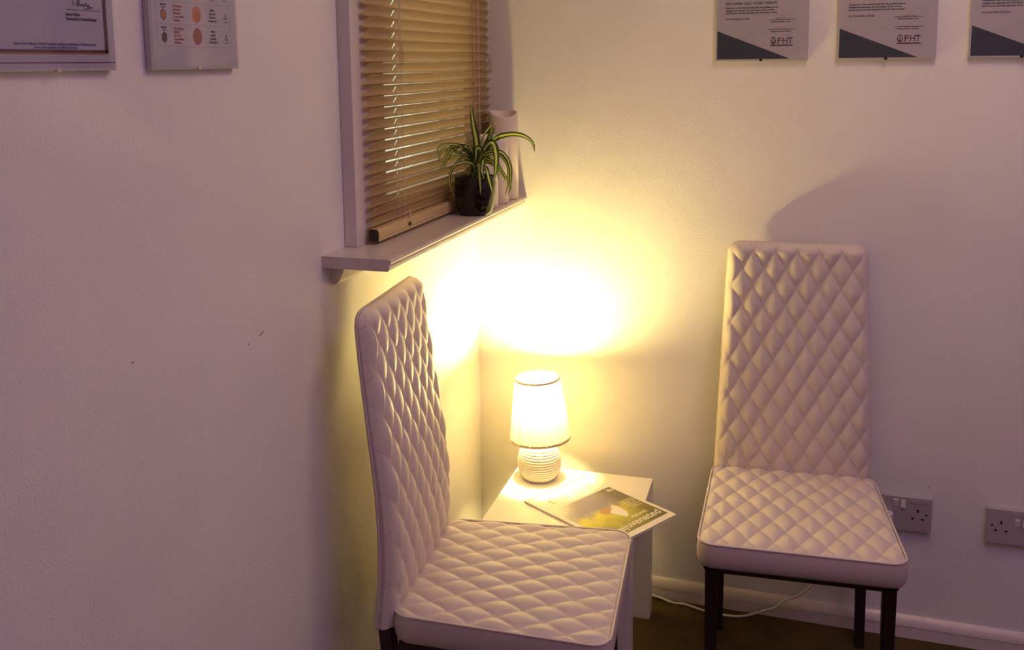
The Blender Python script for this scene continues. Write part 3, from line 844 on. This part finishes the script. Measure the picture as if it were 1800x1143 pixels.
# ------------------------------------------------------------------ candles on the sill
def candle(label, x, y, r, h, dip):
    bm = bmesh.new(); seg = 48; rings = []
    def ring(rr, z, wav=0):
        return [bm.verts.new((rr*math.cos(2*PI*i/seg), rr*math.sin(2*PI*i/seg), z+wav*(.5-.5*math.cos(2*PI*i/seg-DIPA)+.25*math.sin(4*PI*i/seg+.6)))) for i in range(seg)]
    DIPA = -1.0
    for rr, z, w in ((r-.002, 0, 0), (r, .002, 0), (r, h*.5, 0), (r, h-dip-.004, dip*.85), (r-.0012, h-dip-.0012, dip), (r-.004, h-dip, dip), (r-.0062, h-dip-.003, dip), (r-.0065, h-dip-.012, dip*.4), (r-.010, h-dip-.016, 0), (.002, h-dip-.017, 0)):
        rings.append(ring(rr, z, w))
    for a, b in zip(rings, rings[1:]):
        for i in range(seg): bm.faces.new((a[i], a[(i+1) % seg], b[(i+1) % seg], b[i]))
    bm.faces.new(list(reversed(rings[0]))); bm.faces.new(rings[-1])
    t = thing('pillar_candle', label, 'candle', (x, y, SZ+.0003), 0, 'ivory pillar candles on the sill')
    obj('candle_body', bm, 'wax', t, smooth=True)
    obj('wick', tube(bmesh.new(), [(0, 0, h-dip-.018), (.0003, 0, h-dip-.012), (.0015, 0, h-dip-.007)], .0008, 6, 2), 'ink_grey', t)
candle('tallest of the three ivory pillar candles, in the corner of the sill', .0925, -.0465, .0375, .228, .014)
candle('medium ivory pillar candle, between the tallest candle and the shorter one', .0925, -.1250, .036, .172, .010)
candle('shortest ivory pillar candle, close behind the potted spider plant', .0930, -.2020, .034, .118, .008)

# ------------------------------------------------------------------ clip frames on the back wall
def wall_frame(label, x, z, w, h, facing, paper, name='framed_certificate', inset=.004, clipm='clip_dark', group=None, lean=0):
    """facing 'back': on the back wall; x is the left edge. facing 'left': on the left wall, x is the y of its near edge"""
    if facing == 'back': o = Vector((x, -.0012, z)); r = Vector((1, 0, 0))
    else: o = Vector((.0012, x, z)); r = Vector((0, 1, 0))
    t = thing(name, label, 'picture', o, 0, group)
    if lean: 
        t.rotation_euler = (0, lean, 0) if facing == 'back' else (lean, 0, 0)
    u = Vector((0, 0, 1)); n = r.cross(u)
    def slab(nm, a0, a1, b0, b1, n0, n1, mat, bev=0):
        bm = bmesh.new(); c = [r*a+u*b+n*k for k in (n0, n1) for a, b in ((a0, b0), (a1, b0), (a1, b1), (a0, b1))]
        V = [bm.verts.new(p) for p in c]
        for f in ((0, 1, 2, 3), (4, 5, 6, 7), (0, 1, 5, 4), (1, 2, 6, 5), (2, 3, 7, 6), (3, 0, 4, 7)): bm.faces.new([V[i] for i in f])
        return obj(nm, bm, mat, t)
    D = .0105
    slab('backing_board', 0, w, 0, h, .0, D-.0015, 'board')
    slab('paper', inset, w-.001, inset, h-.001, D-.0015, D-.0011, paper)
    slab('glass_pane', -.0003, w+.0003, -.0003, h+.0003, D, D+.0015, 'picture_glass')
    for zz in (0, h):
        s = 1 if zz == 0 else -1
        slab('clip', w*.5-.0035, w*.5+.0035, zz-s*.0012, zz+s*.004, D+.0015, D+.0022, clipm)
    return t, Sheet(t, n*(D-.0011), r, u, .00012)
def certificate(label, x, z, title, body, date, w=.2120, lean=0):
    t, s = wall_frame(label, x, z, w, .297, 'back', 'cert_paper', group='green-cornered certificates on the back wall', lean=lean)
    k = 1.0
    s.poly('green_corner', [(.004, .004), (.172, .004), (.004, .071)], 'ink_teal', 1)
    s.lines('fold_line', [[(.010, .045), (.06, .055), (.115, .078), (.150, .100), (.185, .123)]], .0006, 'ink_faint', 1)
    if title: s.text(title, .0225, .1315, .0078, 'ink_black', width=.118, bold=.03, spacing=1.15)
    s.text('CERTIFICATE', .0225, .235, .018, 'ink_black', width=.13, bold=.02)
    s.text(body[0], .0225, .1225, .0056, 'ink_grey', width=.119, bold=.03)
    s.text(body[1], .0225, .1165, .0056, 'ink_grey', width=.112, bold=.03)
    s.text(body[2], .0225, .1105, .0056, 'ink_grey', width=.118, bold=.03)
    s.text(date, .0225, .0965, .0052, 'ink_grey', width=.056, bold=.03)
    for zz, sd in ((.0945, 3), (.0725, 8)):
        s.lines('signature_rule', [[(.121, zz), (.181, zz)]], .0011, 'ink_black')
        s.lines('signature', scribble(.136, zz+.001, .03, .007, 12, sd+int(x*40)), .0005, 'ink_grey' if sd == 3 else 'ink_faint')
        s.text('Authorised Signature, Tutor' if sd == 3 else 'Managing Director, President', .127, zz-.0058, .0042, 'ink_grey', width=.045, bold=.03)
    # logo: oval badge with a staff, three serif-like capitals, bar below
    s.oval('emblem', .1335, .0465, .0062, .0086, 'ink_grey', 1); s.oval('emblem', .1335, .0468, .0045, .0066, 'cert_paper', 2)
    s.rect('emblem', .1327, .1343, .0395, .0545, 'ink_black', 3)
    s.lines('emblem', [[(.1292, .0465), (.1298, .0425), (.1335, .0402), (.1372, .0425), (.1378, .0465)]], .0014, 'ink_black', 3)
    for ch, a, wd_, m in (('F', .1415, .0095, 'ink_red'), ('H', .1530, .0115, 'ink_red'), ('T', .1655, .0115, 'ink_navy')):
        s.text(ch, a, .0398, .0195, m, width=wd_, bold=.01)
    for a, wd_, m in ((.1405, .0050, 'ink_red'), (.1522, .004, 'ink_red'), (.1612, .004, 'ink_red'), (.1694, .0042, 'ink_navy')):
        s.rect('serif', a, a+wd_, .0397, .0405, m, 3)
    s.rect('logo_bar', .1265, .1775, .0340, .0368, 'ink_maroon', 2)
    s.text('The course delegate named above holds membership and insurance', .024, .0155, .0042, 'ink_grey', width=.085)
    s.text('An approved continuing development certificate for the qualified therapist', .024, .0105, .0042, 'ink_grey', width=.115)
    return t
body = ('Presented on the understanding that the qualified course', 'delegate has assessed the techniques of the correct', 'performance, and they attended one of the same courses')
certificate('certificate with pale text and grey-green corner, leftmost of three on the back wall', .618, 1.400, 'INCLUDING COLD STONE THERAPY', body, 'DATE AWARDED: 03.10.2023', lean=0)
certificate('certificate with grey-green corner, middle of three on the back wall', .894, 1.400, '', body, 'DATE AWARDED: 14.07.2024', w=.2100, lean=0)
certificate('certificate with dark teal corner cut off by the right edge of the photo', 1.170, 1.401, '', body, 'DATE AWARDED: 20.04.2024', w=.2120, lean=0)

# certificate with maroon border (left wall, far left); local a runs towards the window
FW = .197
t, s = wall_frame('certificate with maroon border and signature, in a clip frame at far left of left wall', -1.345-FW, 1.398, FW, .297, 'left', 'left_paper', clipm='clip')
s.rect('border', .010, .185, .0195, .0215, 'ink_gold', 1)
s.rect('border', .010, .185, .0215, .0250, 'ink_maroon', 2)
s.rect('border', .1790, .185, .0215, .285, 'ink_maroon', 2)
s.rect('border', .010, .0160, .0215, .285, 'ink_maroon', 2)
s.rect('border', .010, .185, .281, .285, 'ink_maroon', 2)
s.rect('mount_line', .002, FW-.002, .0092, .0105, 'ink_maroon', 1)
s.rect('signature_rule', .119, .176, .0718, .0725, 'ink_black', 2)
s.lines('signature', [[(.128, .0835), (.132, .0850), (.130, .0810), (.134, .0790), (.129, .0765)], [(.138, .0835), (.137, .0765), (.138, .0835), (.142, .0825), (.138, .0800), (.143, .0785), (.137, .0765)]]
        + scribble(.143, .0765, .014, .006, 13, 4)+[[(.148, .0735), (.163, .0755), (.153, .0765)]], .0010, 'ink_black', 3)
s.text('Stewart Sutton', .118, .0650, .0050, 'ink_black', width=.023, bold=.05)
s.text('Homeopathic & General Manager', .118, .0598, .0050, 'ink_black', width=.050, bold=.05)
s.text('Member of the Federation of Holistic Therapists is entitled to use the letters of Professional Practice', .038, .0300, .0044, 'ink_blue', width=.126, bold=.04)
s.text('A not for profit organisation, and is affiliated in this scope', .066, .0262, .0040, 'ink_blue', width=.067, bold=.04)

# chart with coloured circles
CW = .197
t, s = wall_frame('wall chart with rows of orange and rust circles in a clip frame beside the window', -1.277, 1.398, CW, .297, 'left', 'chart_paper', name='framed_chart', clipm='clip')
rows = [('Root', 'ink_rust', 'ink_brown', 0, ['Grounding', 'Safety', 'Survival', 'Foundation', 'Stillness']), ('Sacral', 'ink_orange', 'ink_orange', 1, ['Creativity', 'Emotion', 'Pleasure', 'Connection', 'Feeling']),
        ('Solar Plexus', 'ink_yellow', 'ink_yellow', 2, ['Confidence', 'Energy', 'Power', 'Will', 'Purpose']), ('Heart', 'ink_olive', 'ink_olive', 3, ['Love', 'Balance', 'Trust', 'Kindness', 'Peace']),
        ('Throat', 'ink_blue', 'ink_blue', 4, ['Speech', 'Truth', 'Sound', 'Honesty', 'Hearing']), ('Brow', 'ink_navy', 'ink_navy', 5, ['Insight', 'Vision', 'Clarity', 'Dreams', 'Focus']), ('Crown', 'ink_violet', 'ink_violet', 6, ['Wisdom', 'Spirit', 'Unity', 'Light', 'Being'])]
for (nm, circ, gem, k, words) in rows:
    zc = .046+.0305*k; ac = .101
    s.oval('circle', ac, zc, .0105, .0118, circ, 1)
    s.text('Sense\nEarth\nVitality\nLower body', ac, zc+.0032, .0030, 'ink_gold', align='CENTER', k=3)
    a = .0288
    s.rect('heading', a-.0065, a+.0065, zc+.0100, zc+.0118, 'ink_black', 1)
    s.text(nm, a, zc+.0065, .0034, 'ink_grey', align='CENTER', bold=.03)
    s.poly('gem_ring', [(a+.0062*math.cos(j*PI/3+PI/2), zc-.0025+.0078*math.sin(j*PI/3+PI/2)) for j in range(6)], 'ink_grey', 1)
    s.oval('gem', a, zc-.0025, .0042, .0055, gem, 2)
    s.text('\n'.join(words), .049, zc+.0085, .0048, 'ink_rust', bold=.03, lead=1.0)
    s.text('\n'.join(['Affirm']+words[1:4]), .138, zc+.0062, .0046, 'ink_grey', align='CENTER', bold=.03, lead=1.1)
    a = .170
    s.lines('seated_figure', [[(a, zc+.004), (a-.0035, zc-.004), (a-.0052, zc-.0045)], [(a, zc+.004), (a+.0035, zc-.004), (a+.0052, zc-.0045)], [(a-.003, zc-.0035), (a+.003, zc-.0035)], [(a-.004, zc-.008), (a+.004, zc-.008)]], .0012, 'ink_grey', 1)
    s.lines('row_line', [[(.014, zc-.0148), (.180, zc-.0148)]], .0005, 'ink_faint', 1)
s.lines('border', [[(.180, .0312), (.180, .285)], [(.014, .0312), (.014, .285)]], .0006, 'ink_faint', 1)

# ------------------------------------------------------------------ wall sockets
def socket(label, x, z, usb_center, plug=False):
    W_, H_, D_ = .146, .0865, .0115
    t = thing('wall_socket', label, 'socket', (x, -.0008, z), 0, 'double wall sockets')
    pl = obj('face_plate', boxbm(0, W_, -D_, 0, 0, H_, bevel=.0022, seg=3), 'plastic', t, smooth=False)
    sw = ((.0645, .0815), H_-.018) if not usb_center else ((.0645, .0815), H_-.030)
    for i, a in enumerate(sw[0]):
        bm = bmesh.new(); b = sw[1]; f = .0045 if i == 0 else .0035
        # rocker: wedge proud at one end
        P = [(a-.0052, b-.0095), (a+.0052, b-.0095), (a+.0052, b+.0095), (a-.0052, b+.0095)]
        A = [bm.verts.new((p[0], -D_+.001, p[1])) for p in P]
        tops = [-D_-.001, -D_-.001, -D_-.0045, -D_-.0045] if i == 0 else [-D_-.004, -D_-.004, -D_-.0012, -D_-.0012]
        B = [bm.verts.new((p[0]*1, y, p[1])) for p, y in zip(P, tops)]
        for k in range(4): bm.faces.new((A[k], A[(k+1) % 4], B[(k+1) % 4], B[k]))
        bm.faces.new(B); bm.faces.new(A)
        bmesh.ops.bevel(bm, geom=list(bm.edges), offset=.0006, segments=1, affect='EDGES')
        obj('switch', bm, 'switch_plastic', t)
    def pin(a, b, w, h, nm='pin_hole'): obj(nm, boxbm(a-w/2, a+w/2, -D_-.0002, -D_+.004, b-h/2, b+h/2), 'hole', pl)
    def rnd_hole(a, b, r):
        bm = bmesh.new(); A = [bm.verts.new((a+r*math.cos(k*PI/6), -D_-.0002, b+r*math.sin(k*PI/6)*.8)) for k in range(12)]; B = [bm.verts.new((v.co.x, -D_+.003, v.co.z)) for v in A]
        for k in range(12): bm.faces.new((A[k], A[(k+1) % 12], B[(k+1) % 12], B[k]))
        bm.faces.new(A); bm.faces.new(B); obj('screw_hole', bm, 'hole', pl)
    for side in (0, 1):
        if plug and side == 0: continue
        c = W_-.0315 if side else .0315
        pin(c, H_-.033, .0045, .0078); pin(c-.011, H_-.053, .0066, .0042); pin(c+.011, H_-.053, .0066, .0042)
        rnd_hole(W_-.0125 if side else .0125, H_-.041, .003)
    if usb_center:
        obj('usb_panel', boxbm(.054, .092, -D_-.0007, -D_+.001, H_-.014, H_-.0055, bevel=.0005), 'plastic', t); pin(.073, H_-.0095, .014, .0042, 'usb_port')
    else:
        obj('usb_panel', boxbm(.094, .137, -D_-.0007, -D_+.001, H_-.0155, H_-.0055, bevel=.0005), 'plastic', t); pin(.112, H_-.010, .0145, .0042, 'usb_port')
    return t
socket('double wall socket half hidden behind the right chair seat', .998, .2745, False, True)
socket('double wall socket at the right edge of the photo, nearest to the camera', 1.261, .2715, True)
pg = thing('mains_plug', 'white mains plug in the socket behind the right chair seat', 'plug', (1.033, -.0123, .300))
obj('plug_body', boxbm(-.024, .024, -.022, -.0015, -.020, .024, bevel=.004, seg=3), 'switch_plastic', pg, smooth=False)
obj('cord_grip', tube(bmesh.new(), [(-.003, -.0115, -.022), (-.003, -.0115, -.034)], .0045, 8, 1), 'switch_plastic', pg)
